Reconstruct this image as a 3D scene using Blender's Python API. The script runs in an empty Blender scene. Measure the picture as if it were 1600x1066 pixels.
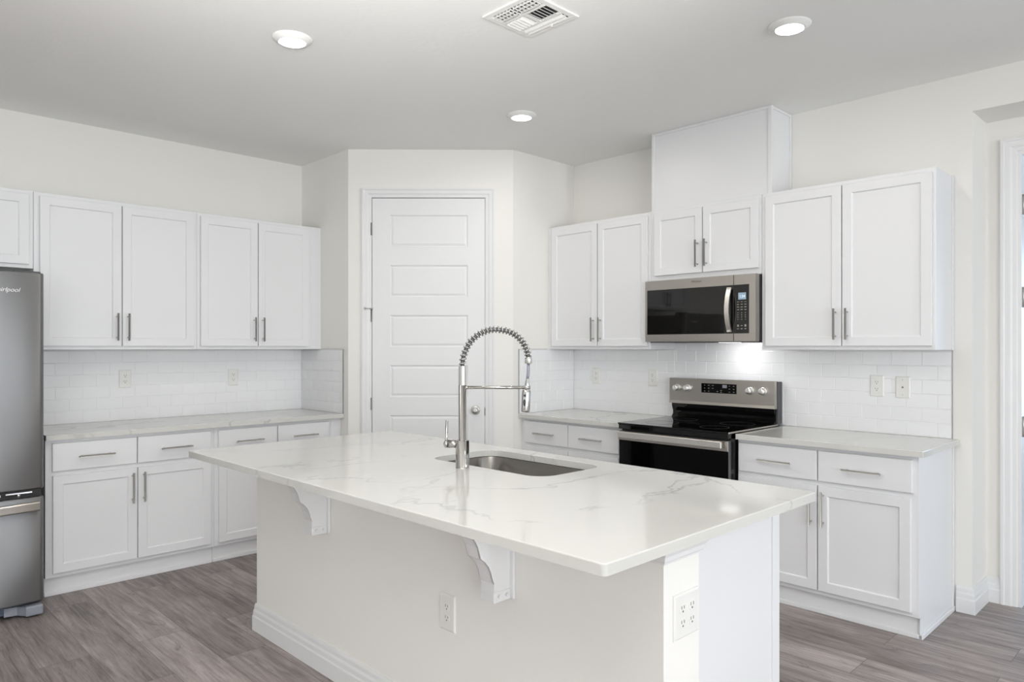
import bpy, bmesh, math, random
from mathutils import Vector, Matrix

SC = bpy.context.scene
COL = SC.collection
PI = math.pi

# ---------------------------------------------------------------- camera, light, exposure
CAM = Vector((5.267, -4.369, 1.4063))
cam_d = bpy.data.cameras.new('camera')
cam_d.sensor_fit = 'HORIZONTAL'
cam_d.sensor_width = 36.0
cam_d.lens = 1118.59 / 1600.0 * 36.0
cam_d.shift_x = -0.0003
cam_d.shift_y = 9.3 / 1600.0
cam_d.clip_start = 0.05
cam = bpy.data.objects.new('camera', cam_d)
COL.objects.link(cam)
cam.location = CAM
cam.rotation_euler = (PI / 2, 0, math.radians(45.475))
SC.camera = cam

SC.view_settings.view_transform = 'Standard'
SC.view_settings.look = 'None'
SC.view_settings.gamma = 1.0
SC.view_settings.use_curve_mapping = False
SC.view_settings.exposure = -0.86

world = bpy.data.worlds.new('daylight_sky')
SC.world = world
world.use_nodes = True
bgn = world.node_tree.nodes['Background']
bgn.inputs['Color'].default_value = (0.80, 0.90, 1.0, 1)
bgn.inputs['Strength'].default_value = 1.0

ROOM_X1, ROOM_Y0 = 10.0, -9.5
H = 2.852


def rect_light(name, loc, rot, sx, sy, power, col):
    """rectangular area light"""
    l = bpy.data.lights.new(name, 'AREA')
    l.shape = 'RECTANGLE'
    l.size, l.size_y = sx, sy
    l.energy = power
    l.color = col
    o = bpy.data.objects.new(name, l)
    COL.objects.link(o)
    o.location = loc
    o.rotation_euler = rot
    return o


# glass doors on the far right wall (x = ROOM_X1), windows on the wall behind the camera (y = ROOM_Y0)
rect_light('daylight_window', (ROOM_X1 + .05, -6.0, 1.25), (0, PI / 2, 0), 2.3, 4.8, 375, (0.95, 0.98, 1.0))
rect_light('daylight_window', (ROOM_X1 + .05, -1.76, 1.40), (0, PI / 2, 0), 1.9, 0.46, 130, (0.86, 0.93, 1.0))
rect_light('daylight_window', (6.6, ROOM_Y0 - .05, 1.45), (PI / 2, 0, 0), 5.0, 2.3, 40, (1.0, 0.985, 0.96))
rect_light('daylight_window', (1.6, ROOM_Y0 - .05, 1.45), (PI / 2, 0, 0), 2.6, 2.3, 45, (1.0, 0.985, 0.96))
rect_light('daylight_window', (5.6, 3.55, 1.45), (-PI / 2, 0, 0), 1.8, 1.6, 85, (0.55, 0.75, 1.0))
# added uplight behind the camera, no known source, aimed up to brighten the ceiling
fl = rect_light('added_uplight', (5.2, -4.6, 1.75), (0, 0, 0), 0.5, 0.5, 250, (1.0, 0.992, 0.978))
fl.rotation_euler = Vector((-0.46, 0.33, 0.84)).to_track_quat('-Z', 'Y').to_euler()
fl.data.spread = math.radians(90)
LAMP_W = 8.0


# ---------------------------------------------------------------- materials
def lin(c):
    c = c / 255.0
    return c / 12.92 if c <= 0.04045 else ((c + 0.055) / 1.055) ** 2.4


def rgb(r, g, b):
    return (lin(r), lin(g), lin(b), 1.0)


def mat(name, col, rough=0.5, metal=0.0, spec=None, bump=None, emit=None, aniso=None, coat=None):
    m = bpy.data.materials.new(name)
    m.use_nodes = True
    nt = m.node_tree
    b = nt.nodes['Principled BSDF']
    b.inputs['Base Color'].default_value = col
    b.inputs['Roughness'].default_value = rough
    b.inputs['Metallic'].default_value = metal
    if spec is not None:
        b.inputs['Specular IOR Level'].default_value = spec
    if coat:
        b.inputs['Coat Weight'].default_value = coat
        b.inputs['Coat Roughness'].default_value = 0.05
    if emit:
        b.inputs['Emission Color'].default_value = emit[0]
        b.inputs['Emission Strength'].default_value = emit[1]
    if bump:
        scale, strength, dist = bump
        tc = nt.nodes.new('ShaderNodeTexCoord')
        n = nt.nodes.new('ShaderNodeTexNoise')
        n.inputs['Scale'].default_value = scale
        n.inputs['Detail'].default_value = 3
        bp = nt.nodes.new('ShaderNodeBump')
        bp.inputs['Strength'].default_value = strength
        bp.inputs['Distance'].default_value = dist
        nt.links.new(tc.outputs['Object'], n.inputs['Vector'])
        nt.links.new(n.outputs['Fac'], bp.inputs['Height'])
        nt.links.new(bp.outputs['Normal'], b.inputs['Normal'])
    return m


def steel(name, col, rough, axis_scale, amount=0.10):
    """brushed metal: fine streaks stretched along one local axis"""
    m = mat(name, col, rough, 1.0)
    nt = m.node_tree
    b = nt.nodes['Principled BSDF']
    tc = nt.nodes.new('ShaderNodeTexCoord')
    mp = nt.nodes.new('ShaderNodeMapping')
    mp.inputs['Scale'].default_value = axis_scale
    n = nt.nodes.new('ShaderNodeTexNoise')
    n.inputs['Scale'].default_value = 1.0
    n.inputs['Detail'].default_value = 2
    mr = nt.nodes.new('ShaderNodeMapRange')
    mr.inputs['To Min'].default_value = rough - amount / 2
    mr.inputs['To Max'].default_value = rough + amount / 2
    bp = nt.nodes.new('ShaderNodeBump')
    bp.inputs['Strength'].default_value = 0.05
    bp.inputs['Distance'].default_value = 0.0005
    nt.links.new(tc.outputs['Object'], mp.inputs['Vector'])
    nt.links.new(mp.outputs['Vector'], n.inputs['Vector'])
    nt.links.new(n.outputs['Fac'], mr.inputs['Value'])
    nt.links.new(mr.outputs['Result'], b.inputs['Roughness'])
    nt.links.new(n.outputs['Fac'], bp.inputs['Height'])
    nt.links.new(bp.outputs['Normal'], b.inputs['Normal'])
    return m


M = {}
M['wall'] = mat('wall_paint', rgb(241, 239, 234), 0.75, bump=(90, 0.10, 0.002))
M['ceiling'] = mat('ceiling_paint', rgb(244, 244, 242), 0.85, bump=(38, 0.25, 0.004))
M['trim'] = mat('trim_paint', rgb(234, 234, 234), 0.38)
M['door'] = mat('door_paint', rgb(236, 236, 236), 0.42)
M['cab'] = mat('cabinet_paint', rgb(234, 234, 235), 0.36)
M['tile'] = mat('tile_glaze', rgb(243, 243, 244), 0.10)
M['grout'] = mat('grout', rgb(241, 241, 241), 0.8)
M['edge'] = mat('tile_edge_metal', rgb(175, 175, 175), 0.35, 1.0)
M['steel_h'] = steel('stainless_steel_horizontal', rgb(186, 181, 174), 0.30, (6, 900, 900))
M['steel_v'] = steel('stainless_steel_fridge', rgb(150, 150, 151), 0.42, (6, 6, 900))
_b = M['steel_v'].node_tree.nodes['Principled BSDF']
_b.inputs['Anisotropic'].default_value = 1.0
_b.inputs['Anisotropic Rotation'].default_value = 0.25
_tn = M['steel_v'].node_tree.nodes.new('ShaderNodeTangent'); _tn.direction_type = 'RADIAL'; _tn.axis = 'Z'
M['steel_v'].node_tree.links.new(_tn.outputs[0], _b.inputs['Tangent'])
M['nickel'] = mat('brushed_nickel', rgb(204, 202, 198), 0.34, 1.0)
M['nickel_f'] = mat('faucet_nickel', rgb(180, 178, 174), 0.19, 1.0)
M['head'] = mat('spray_head_steel', rgb(188, 187, 185), 0.20, 1.0)
M['chrome'] = mat('chrome', rgb(225, 225, 225), 0.08, 1.0)
M['handle'] = mat('handle_steel', rgb(232, 229, 222), .36, 1.0)
M['sink'] = mat('sink_steel', rgb(138, 135, 130), 0.24, 1.0)
M['knob'] = mat('knob_metal', rgb(245, 244, 242), 0.45, 1.0)
M['blackglass'] = mat('black_glass', (0.002, 0.002, 0.002, 1), 0.03, 0, 0.5)
M['ovenglass'] = mat('oven_glass', (0.001, 0.001, 0.001, 1), 0.05, 0, 0.12)
M['mwglass'] = mat('smoked_glass', (0.006, 0.0055, 0.005, 1), 0.03, 0, 0.55)
M['black'] = mat('black_enamel', (0.006, 0.006, 0.006, 1), 0.22)
M['darkgrey'] = mat('dark_grey_steel', rgb(84, 84, 86), 0.45, 0.3)
M['dark'] = mat('painted_gap_shade', (0.02, 0.02, 0.02, 1), 0.8)  # near-black colour standing in for shade inside gaps and the duct
M['rubber'] = mat('black_rubber', (0.01, 0.01, 0.01, 1), 0.55)
M['greyplastic'] = mat('grey_plastic', rgb(128, 130, 140), 0.5)
M['bluegrey'] = mat('blue_grey_plastic', rgb(70, 84, 100), 0.5)
M['plate'] = mat('outlet_plastic', rgb(236, 235, 231), 0.35)
M['slot'] = mat('slot_dark', rgb(122, 120, 116), 0.8)
M['vent'] = mat('vent_metal', rgb(238, 238, 235), 0.45)
M['lens'] = mat('lamp_lens', (1, 1, 1, 1), 0.5, emit=((1.0, 0.985, 0.95, 1), 9.0))
M['lcd'] = mat('lcd', rgb(130, 150, 165), 0.2, emit=(rgb(150, 175, 195), 0.55))
M['lcd_digit'] = mat('lcd_digit', rgb(230, 240, 250), 0.3, emit=(rgb(225, 240, 255), 1.0))
M['mark'] = mat('print_light', rgb(200, 200, 195), 0.5)
M['mark_dim'] = mat('print_dim', rgb(150, 146, 138), 0.5)
M['logo'] = mat('logo_silver', rgb(245, 245, 245), 0.35)
M['logo_dark'] = mat('logo_dark', rgb(96, 88, 80), 0.4)
M['plastic_dark'] = mat('spray_button', (0.012, 0.012, 0.012, 1), 0.35)


def quartz():
    m = mat('white_quartz', rgb(236, 234, 228), 0.08, spec=0.36)
    nt = m.node_tree
    b = nt.nodes['Principled BSDF']
    tc = nt.nodes.new('ShaderNodeTexCoord')
    L = nt.links.new

    def vein(scale, warp_s, warp_a, width, rot):
        mp = nt.nodes.new('ShaderNodeMapping')
        mp.inputs['Rotation'].default_value = (0, 0, rot)
        mp.inputs['Scale'].default_value = (1.0, 0.62, 1.0)
        L(tc.outputs['Object'], mp.inputs['Vector'])
        n = nt.nodes.new('ShaderNodeTexNoise')
        n.inputs['Scale'].default_value = warp_s
        n.inputs['Detail'].default_value = 5
        n.inputs['Roughness'].default_value = 0.6
        L(mp.outputs['Vector'], n.inputs['Vector'])
        sub = nt.nodes.new('ShaderNodeVectorMath'); sub.operation = 'SUBTRACT'
        L(n.outputs['Color'], sub.inputs[0]); sub.inputs[1].default_value = (.5, .5, .5)
        sca = nt.nodes.new('ShaderNodeVectorMath'); sca.operation = 'SCALE'
        L(sub.outputs[0], sca.inputs[0]); sca.inputs['Scale'].default_value = warp_a
        add = nt.nodes.new('ShaderNodeVectorMath'); add.operation = 'ADD'
        L(mp.outputs['Vector'], add.inputs[0]); L(sca.outputs[0], add.inputs[1])
        v = nt.nodes.new('ShaderNodeTexVoronoi')
        v.feature = 'DISTANCE_TO_EDGE'
        v.inputs['Scale'].default_value = scale
        L(add.outputs[0], v.inputs['Vector'])
        mr = nt.nodes.new('ShaderNodeMapRange')
        mr.inputs['From Min'].default_value = 0.0
        mr.inputs['From Max'].default_value = width
        mr.inputs['To Min'].default_value = 1.0
        mr.inputs['To Max'].default_value = 0.0
        L(v.outputs['Distance'], mr.inputs['Value'])
        # veins fade in and out
        n2 = nt.nodes.new('ShaderNodeTexNoise')
        n2.inputs['Scale'].default_value = scale * 1.3
        n2.inputs['Detail'].default_value = 2
        L(mp.outputs['Vector'], n2.inputs['Vector'])
        mr2 = nt.nodes.new('ShaderNodeMapRange')
        mr2.inputs['From Min'].default_value = 0.42
        mr2.inputs['From Max'].default_value = 0.62
        L(n2.outputs['Fac'], mr2.inputs['Value'])
        mu = nt.nodes.new('ShaderNodeMath'); mu.operation = 'MULTIPLY'
        L(mr.outputs[0], mu.inputs[0]); L(mr2.outputs[0], mu.inputs[1])
        return mu.outputs[0]

    a = vein(2.1, 2.2, 0.55, 0.020, 0.5)
    c = vein(1.2, 1.5, 0.7, 0.085, 0.9)
    mx = nt.nodes.new('ShaderNodeMix'); mx.data_type = 'RGBA'
    mx.inputs['A'].default_value = rgb(212, 211, 206)
    mx.inputs['B'].default_value = rgb(197, 196, 193)
    mu = nt.nodes.new('ShaderNodeMath'); mu.operation = 'MULTIPLY'; mu.inputs[1].default_value = 0.3
    L(c, mu.inputs[0]); L(mu.outputs[0], mx.inputs['Factor'])
    mx2 = nt.nodes.new('ShaderNodeMix'); mx2.data_type = 'RGBA'
    mx2.inputs['B'].default_value = rgb(168, 168, 166)
    L(mx.outputs['Result'], mx2.inputs['A'])
    mu2 = nt.nodes.new('ShaderNodeMath'); mu2.operation = 'MULTIPLY'; mu2.inputs[1].default_value = 0.75
    L(a, mu2.inputs[0]); L(mu2.outputs[0], mx2.inputs['Factor'])
    L(mx2.outputs['Result'], b.inputs['Base Color'])
    return m


M['quartz'] = quartz()


def planks():
    m = mat('wood_plank_floor', rgb(128, 115, 110), 0.42)
    nt = m.node_tree
    b = nt.nodes['Principled BSDF']
    L = nt.links.new
    tc = nt.nodes.new('ShaderNodeTexCoord')
    br = nt.nodes.new('ShaderNodeTexBrick')
    br.offset = 0.37
    br.inputs['Scale'].default_value = 1.0
    br.inputs['Brick Width'].default_value = 1.25
    br.inputs['Row Height'].default_value = 0.2075
    br.inputs['Mortar Size'].default_value = 0.0012
    br.inputs['Mortar Smooth'].default_value = 0.2
    br.inputs['Bias'].default_value = 0.0
    br.inputs['Color1'].default_value = (0, 0, 0, 1)
    br.inputs['Color2'].default_value = (1, 1, 1, 1)
    br.inputs['Mortar'].default_value = (0.5, 0.5, 0.5, 1)
    pm = nt.nodes.new('ShaderNodeMapping'); pm.inputs['Location'].default_value = (0.45, 3.66, 0)
    L(tc.outputs['Object'], pm.inputs['Vector']); L(pm.outputs['Vector'], br.inputs['Vector'])
    # per plank offset for the grain
    sc = nt.nodes.new('ShaderNodeVectorMath'); sc.operation = 'SCALE'; sc.inputs['Scale'].default_value = 37.0
    L(br.outputs['Color'], sc.inputs[0])
    ad = nt.nodes.new('ShaderNodeVectorMath'); ad.operation = 'ADD'
    L(tc.outputs['Object'], ad.inputs[0]); L(sc.outputs[0], ad.inputs[1])

    def noise(scale3, detail, rough, dist=0.0):
        mp = nt.nodes.new('ShaderNodeMapping')
        mp.inputs['Scale'].default_value = scale3
        L(ad.outputs[0], mp.inputs['Vector'])
        n = nt.nodes.new('ShaderNodeTexNoise')
        n.inputs['Scale'].default_value = 1.0
        n.inputs['Detail'].default_value = detail
        n.inputs['Roughness'].default_value = rough
        n.inputs['Distortion'].default_value = dist
        L(mp.outputs['Vector'], n.inputs['Vector'])
        return n

    fine = noise((3.5, 60, 1), 7, 0.72, 0.5)
    broad = noise((1.3, 9, 1), 4, 0.6, 1.2)
    ramp = nt.nodes.new('ShaderNodeValToRGB')
    e = ramp.color_ramp.elements
    e[0].position = 0.34; e[0].color = rgb(92, 84, 82)
    e[1].position = 0.68; e[1].color = rgb(183, 172, 168)
    mid = e.new(0.5); mid.color = rgb(141, 130, 127)
    mixv = nt.nodes.new('ShaderNodeMath'); mixv.operation = 'MULTIPLY'; mixv.inputs[1].default_value = 0.55
    L(fine.outputs['Fac'], mixv.inputs[0])
    mixw = nt.nodes.new('ShaderNodeMath'); mixw.operation = 'MULTIPLY_ADD'; mixw.inputs[1].default_value = 0.45
    L(broad.outputs['Fac'], mixw.inputs[0]); L(mixv.outputs[0], mixw.inputs[2])
    # plank to plank tone
    tone = nt.nodes.new('ShaderNodeMath'); tone.operation = 'MULTIPLY_ADD'
    tone.inputs[1].default_value = 0.13
    sep = nt.nodes.new('ShaderNodeSeparateColor')
    L(br.outputs['Color'], sep.inputs[0])
    sb = nt.nodes.new('ShaderNodeMath'); sb.operation = 'SUBTRACT'; sb.inputs[1].default_value = 0.5
    L(sep.outputs[0], sb.inputs[0])
    L(sb.outputs[0], tone.inputs[0]); L(mixw.outputs[0], tone.inputs[2])
    L(tone.outputs[0], ramp.inputs['Fac'])
    kn = noise((3.2, 10.0, 1), 6, 0.72, 2.2)
    kr = nt.nodes.new('ShaderNodeMapRange')
    kr.inputs['From Min'].default_value = 0.57
    kr.inputs['From Max'].default_value = 0.70
    kr.inputs['To Max'].default_value = 0.75
    L(kn.outputs['Fac'], kr.inputs['Value'])
    km = nt.nodes.new('ShaderNodeMix'); km.data_type = 'RGBA'
    km.inputs['B'].default_value = rgb(88, 78, 76)
    L(ramp.outputs['Color'], km.inputs['A']); L(kr.outputs[0], km.inputs['Factor'])
    mx = nt.nodes.new('ShaderNodeMix'); mx.data_type = 'RGBA'
    mx.inputs['B'].default_value = rgb(80, 71, 68)
    L(km.outputs['Result'], mx.inputs['A']); L(br.outputs['Fac'], mx.inputs['Factor'])
    L(mx.outputs['Result'], b.inputs['Base Color'])
    bp = nt.nodes.new('ShaderNodeBump')
    bp.inputs['Strength'].default_value = 0.12
    bp.inputs['Distance'].default_value = 0.002
    L(fine.outputs['Fac'], bp.inputs['Height'])
    L(bp.outputs['Normal'], b.inputs['Normal'])
    return m


M['floor'] = planks()


# ---------------------------------------------------------------- mesh helpers
def add_box(bm, x0, x1, y0, y1, z0, z1, bev=0.0, seg=2, mi=0):
    if x0 > x1: x0, x1 = x1, x0
    if y0 > y1: y0, y1 = y1, y0
    if z0 > z1: z0, z1 = z1, z0
    r = bmesh.ops.create_cube(bm, size=1.0)
    vs = r['verts']
    for v in vs:
        v.co = Vector(((v.co.x + .5) * (x1 - x0) + x0, (v.co.y + .5) * (y1 - y0) + y0, (v.co.z + .5) * (z1 - z0) + z0))
    fs = {f for v in vs for f in v.link_faces}
    for f in fs:
        f.material_index = mi
    if bev > 0:
        es = list({e for v in vs for e in v.link_edges})
        bmesh.ops.bevel(bm, geom=es, offset=bev, segments=seg, profile=0.5, affect='EDGES')


def ring_pts(c, axis, r, n):
    axis = axis.normalized()
    up = Vector((0, 0, 1)) if abs(axis.z) < 0.9 else Vector((1, 0, 0))
    u = axis.cross(up).normalized()
    w = axis.cross(u).normalized()
    return [c + u * (r * math.cos(2 * PI * i / n)) + w * (r * math.sin(2 * PI * i / n)) for i in range(n)]


def add_tube(bm, pts, radii, n=16, caps=True, mi=0, smooth=True):
    """tube through points; radii a number or a list; parallel transported frame"""
    pts = [Vector(p) for p in pts]
    if not isinstance(radii, (list, tuple)):
        radii = [radii] * len(pts)
    T = []
    for i in range(len(pts)):
        a = pts[max(i - 1, 0)]
        b = pts[min(i + 1, len(pts) - 1)]
        d = b - a
        if d.length < 1e-9:
            d = T[-1] if T else Vector((0, 0, 1))
        T.append(d.normalized())
    up = Vector((0, 0, 1)) if abs(T[0].z) < 0.9 else Vector((1, 0, 0))
    u = T[0].cross(up).normalized()
    rings = []
    for i, p in enumerate(pts):
        if i:
            q = T[i - 1].rotation_difference(T[i])
            u = (q @ u)
            u = (u - T[i] * u.dot(T[i])).normalized()
        w = T[i].cross(u)
        rings.append([bm.verts.new(p + u * (radii[i] * math.cos(2 * PI * k / n)) + w * (radii[i] * math.sin(2 * PI * k / n))) for k in range(n)])
    for a, b in zip(rings, rings[1:]):
        for k in range(n):
            f = bm.faces.new((a[k], a[(k + 1) % n], b[(k + 1) % n], b[k]))
            f.smooth = smooth
            f.material_index = mi
    if caps:
        f = bm.faces.new(list(reversed(rings[0]))); f.material_index = mi
        f = bm.faces.new(rings[-1]); f.material_index = mi


def add_cyl(bm, p0, p1, r, n=20, bev=0.0, mi=0):
    p0, p1 = Vector(p0), Vector(p1)
    d = (p1 - p0)
    l = d.length
    d.normalize()
    if bev > 0:
        add_tube(bm, [p0, p0, p0 + d * bev, p0 + d * bev, p1 - d * bev, p1 - d * bev, p1, p1],
                 [r - bev, r - bev, r, r, r, r, r - bev, r - bev], n, True, mi)
    else:
        add_tube(bm, [p0, p1], r, n, True, mi)


def add_prism(bm, poly, axis, a0, a1, mi=0):
    """extrude a 2D polygon along an axis ('x': poly is (y,z); 'y': (x,z); 'z': (x,y))"""
    def mk(p, a):
        return {'x': (a, p[0], p[1]), 'y': (p[0], a, p[1]), 'z': (p[0], p[1], a)}[axis]
    A = [bm.verts.new(mk(p, a0)) for p in poly]
    B = [bm.verts.new(mk(p, a1)) for p in poly]
    n = len(poly)
    fs = [bm.faces.new(A), bm.faces.new(list(reversed(B)))]
    for i in range(n):
        fs.append(bm.faces.new((A[i], B[i], B[(i + 1) % n], A[(i + 1) % n])))
    for f in fs:
        f.material_index = mi


def add_rings(bm, x0, x1, z0, z1, rings, y_back=None, mi=0, flip=False):
    """a rectangular panel facing -y: rings = [(inset, y), ...] from the outside in, last ring closed"""
    loops = []
    for ins, y in rings:
        loops.append([bm.verts.new((x0 + ins, y, z0 + ins)), bm.verts.new((x1 - ins, y, z0 + ins)),
                      bm.verts.new((x1 - ins, y, z1 - ins)), bm.verts.new((x0 + ins, y, z1 - ins))])
    for a, b in zip(loops, loops[1:]):
        for k in range(4):
            f = bm.faces.new((a[k], a[(k + 1) % 4], b[(k + 1) % 4], b[k]))
            f.material_index = mi
    f = bm.faces.new(loops[-1]); f.material_index = mi
    if y_back is not None:
        back = [bm.verts.new((v.co.x, y_back, v.co.z)) for v in loops[0]]
        for k in range(4):
            bm.faces.new((back[k], back[(k + 1) % 4], loops[0][(k + 1) % 4], loops[0][k])).material_index = mi
        bm.faces.new(list(reversed(back))).material_index = mi


def rrect(x0, x1, y0, y1, r, seg=8):
    pts = []
    for cx, cy, a0 in ((x1 - r, y0 + r, -PI / 2), (x1 - r, y1 - r, 0), (x0 + r, y1 - r, PI / 2), (x0 + r, y0 + r, PI)):
        for i in range(seg + 1):
            a = a0 + PI / 2 * i / seg
            pts.append((cx + r * math.cos(a), cy + r * math.sin(a)))
    return pts


def loft(bm, loops, close_first=False, close_last=False, smooth=False, mi=0):
    vl = [[bm.verts.new(p) for p in lp] for lp in loops]
    n = len(vl[0])
    for a, b in zip(vl, vl[1:]):
        for k in range(n):
            f = bm.faces.new((a[k], a[(k + 1) % n], b[(k + 1) % n], b[k]))
            f.smooth = smooth
            f.material_index = mi
    if close_first:
        bm.faces.new(list(reversed(vl[0]))).material_index = mi
    if close_last:
        bm.faces.new(vl[-1]).material_index = mi
    return vl


def obj(name, bm, mats, parent=None, loc=(0, 0, 0), rotz=0.0, kind=None):
    bmesh.ops.recalc_face_normals(bm, faces=bm.faces)
    me = bpy.data.meshes.new(name)
    bm.to_mesh(me)
    bm.free()
    if not isinstance(mats, (list, tuple)):
        mats = [mats]
    for m in mats:
        me.materials.append(M[m] if isinstance(m, str) else m)
    o = bpy.data.objects.new(name, me)
    COL.objects.link(o)
    o.location = loc
    o.rotation_euler = (0, 0, rotz)
    if parent:
        o.parent = parent
    if kind:
        o['kind'] = kind
    return o


def tag(o, label, cat, group=None):
    o['label'] = label
    o['category'] = cat
    if group:
        o['group'] = group
    return o


def thing(name, label, cat, loc=(0, 0, 0), rotz=0.0, group=None):
    o = bpy.data.objects.new(name, None)
    o.empty_display_size = 0.1
    COL.objects.link(o)
    o.location = loc
    o.rotation_euler = (0, 0, rotz)
    return tag(o, label, cat, group)


def copy_tree(o, parent=None):
    c = o.copy()
    COL.objects.link(c)
    if parent:
        c.parent = parent
    for ch in list(o.children):
        copy_tree(ch, c)
    return c


def BM():
    return bmesh.new()


def struct(name, bm, m, label=None, **k):
    o = obj(name, bm, m, kind='structure', **k)
    if label:
        o['label'] = label
    return o


def text_mesh(name, txt, size, m, parent, loc, rot, depth=0.0006, shear=0.0, scx=1.0):
    cu = bpy.data.curves.new(name, 'FONT')
    cu.body = txt
    cu.size = size
    cu.extrude = depth
    cu.shear = shear
    tmp = bpy.data.objects.new(name + '_curve', cu)
    COL.objects.link(tmp)
    bpy.context.view_layer.update()
    me = bpy.data.meshes.new_from_object(tmp.evaluated_get(bpy.context.evaluated_depsgraph_get()))
    bpy.data.objects.remove(tmp)
    me.materials.clear()
    me.materials.append(M[m])
    o = bpy.data.objects.new(name, me)
    COL.objects.link(o)
    o.location = loc
    o.rotation_euler = rot
    o.scale = (scx, 1, 1)
    if parent:
        o.parent = parent
    return o


# ---------------------------------------------------------------- the room
PA, PB, PA2, PB2 = 1.5524, 0.6922, 1.5287, 0.6851          # pantry: returns and diagonal
WX, ND, NZ = 4.278, 0.293, 2.648                            # niche right of the kitchen wall
D2X0, D2X1, D2Z = 4.424, 5.33, 2.462                         # doorway at the back of the niche

bm = BM(); add_box(bm, -0.3, ROOM_X1 + .3, ROOM_Y0 - .3, 4.2, -0.12, 0.0); struct('floor', bm, 'floor', 'grey brown wood plank floor')
bm = BM(); add_box(bm, -0.3, ROOM_X1 + .3, ROOM_Y0 - .3, 4.2, H, H + .12); struct('ceiling', bm, 'ceiling', 'flat white ceiling')
bm = BM(); add_box(bm, -0.14, 0.0, ROOM_Y0, 0.4, 0, H); struct('wall_left', bm, 'wall', 'off white wall behind the left cabinets')
bm = BM()
add_box(bm, PA2, WX, 0.0, ND + .12, 0, H)
add_box(bm, WX, ROOM_X1, 0.0, ND, NZ, H)
add_box(bm, 6.0, ROOM_X1, 0.0, ND, 0, NZ)
struct('wall_right', bm, 'wall', 'off white wall behind the range')
bm = BM()
add_box(bm, WX, D2X0, ND, ND + .12, 0, H)
add_box(bm, D2X1, ROOM_X1, ND, ND + .12, 0, H)
add_box(bm, D2X0, D2X1, ND, ND + .12, D2Z, H)
struct('wall_inner', bm, 'wall', 'off white wall at the back of the niche')
bm = BM()
add_box(bm, 3.4, ROOM_X1, 3.6, 3.72, 0, H)
add_box(bm, 3.4, 3.52, ND + .12, 3.6, 0, H)
add_box(bm, 7.0, 7.12, ND + .12, 3.6, 0, H)
struct('wall_outer', bm, 'wall')
# wall behind the camera, with window openings; wall on the far right with a glass door opening
bm = BM()
for a, b in ((-.14, 0.3), (2.9, 4.1), (9.1, ROOM_X1)):
    add_box(bm, a, b, ROOM_Y0 - .12, ROOM_Y0, 0, H)
for a, b in ((0.3, 2.9), (4.1, 9.1)):
    add_box(bm, a, b, ROOM_Y0 - .12, ROOM_Y0, 0, 0.3)
    add_box(bm, a, b, ROOM_Y0 - .12, ROOM_Y0, 2.6, H)
struct('wall_back', bm, 'wall')
bm = BM()
add_box(bm, ROOM_X1, ROOM_X1 + .12, ROOM_Y0, -8.4, 0, H)
add_box(bm, ROOM_X1, ROOM_X1 + .12, -3.6, -1.99, 0, H)
add_box(bm, ROOM_X1, ROOM_X1 + .12, -1.53, 4.0, 0, H)
add_box(bm, ROOM_X1, ROOM_X1 + .12, -8.4, -3.6, 2.4, H)
add_box(bm, ROOM_X1, ROOM_X1 + .12, -1.99, -1.53, 2.35, H)
add_box(bm, ROOM_X1, ROOM_X1 + .12, -1.99, -1.53, 0, .45)
struct('wall_far', bm, 'wall')

# pantry walls: two returns and the diagonal with its door opening
Ad = Vector((PB, -PA, 0)); Bd = Vector((PA2, -PB2, 0))
DL = (Bd - Ad).length
DANG = math.atan2(Bd.y - Ad.y, Bd.x - Ad.x)
DS0, DS1, DZ = 0.1743, 0.9990, 2.4955
bm = BM()
R = Matrix.Translation(Ad) @ Matrix.Rotation(DANG, 4, 'Z')


def dbox(b, s0, s1, d0, d1, z0, z1):
    n0 = len(b.verts)
    b2 = BM(); add_box(b2, s0, s1, d0, d1, z0, z1)
    b2.transform(R)
    me = bpy.data.meshes.new('tmp'); b2.to_mesh(me); b2.free()
    b.from_mesh(me); bpy.data.meshes.remove(me)


add_prism(bm, [(0, -PA), (PB, -PA), (PB - .10, -PA + .10), (0, -PA + .10)], 'z', 0, H)
add_prism(bm, [(PA2, -PB2), (PA2, 0), (PA2 - .10, 0), (PA2 - .10, -PB2 + .09)], 'z', 0, H)
dbox(bm, 0, DS0 - .004, 0, .11, 0, H)
dbox(bm, DS1 + .004, DL, 0, .11, 0, H)
dbox(bm, DS0 - .004, DS1 + .004, 0, .11, DZ + .004, H)
struct('wall_middle', bm, 'wall', 'angled off white pantry wall in the corner')


def casing(name, s0, s1, z1, wd, th, loc, rotz, label):
    """door casing with a stepped profile, local x along the wall, -y outwards"""
    b = BM()
    prof = [(0, 0), (wd, 0), (wd, -th), (wd * .82, -th), (wd * .74, -th * .8), (wd * .42, -th * .72), (wd * .30, -th * .5), (wd * .05, -th * .42), (0, -th * .30)]
    # vertical legs; inner edge is the thin one
    for side, x in ((1, s0), (-1, s1)):
        pl = [(x - side * p[0], p[1]) for p in prof]
        pl = pl if side > 0 else list(reversed(pl))
        # mitred leg: outer side reaches higher
        A = [b.verts.new((q[0], q[1], 0)) for q in pl]
        B = [b.verts.new((q[0], q[1], z1 + abs(q[0] - x))) for q in pl]
        n = len(pl)
        b.faces.new(A); b.faces.new(list(reversed(B)))
        for i in range(n):
            b.faces.new((A[i], B[i], B[(i + 1) % n], A[(i + 1) % n]))
    A = [b.verts.new((s0 - p[0], p[1], z1 + p[0])) for p in prof]
    B = [b.verts.new((s1 + p[0], p[1], z1 + p[0])) for p in prof]
    n = len(prof)
    b.faces.new(A); b.faces.new(list(reversed(B)))
    for i in range(n):
        b.faces.new((A[i], B[i], B[(i + 1) % n], A[(i + 1) % n]))
    o = struct(name, b, 'trim', label, loc=loc, rotz=rotz)
    return o


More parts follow.
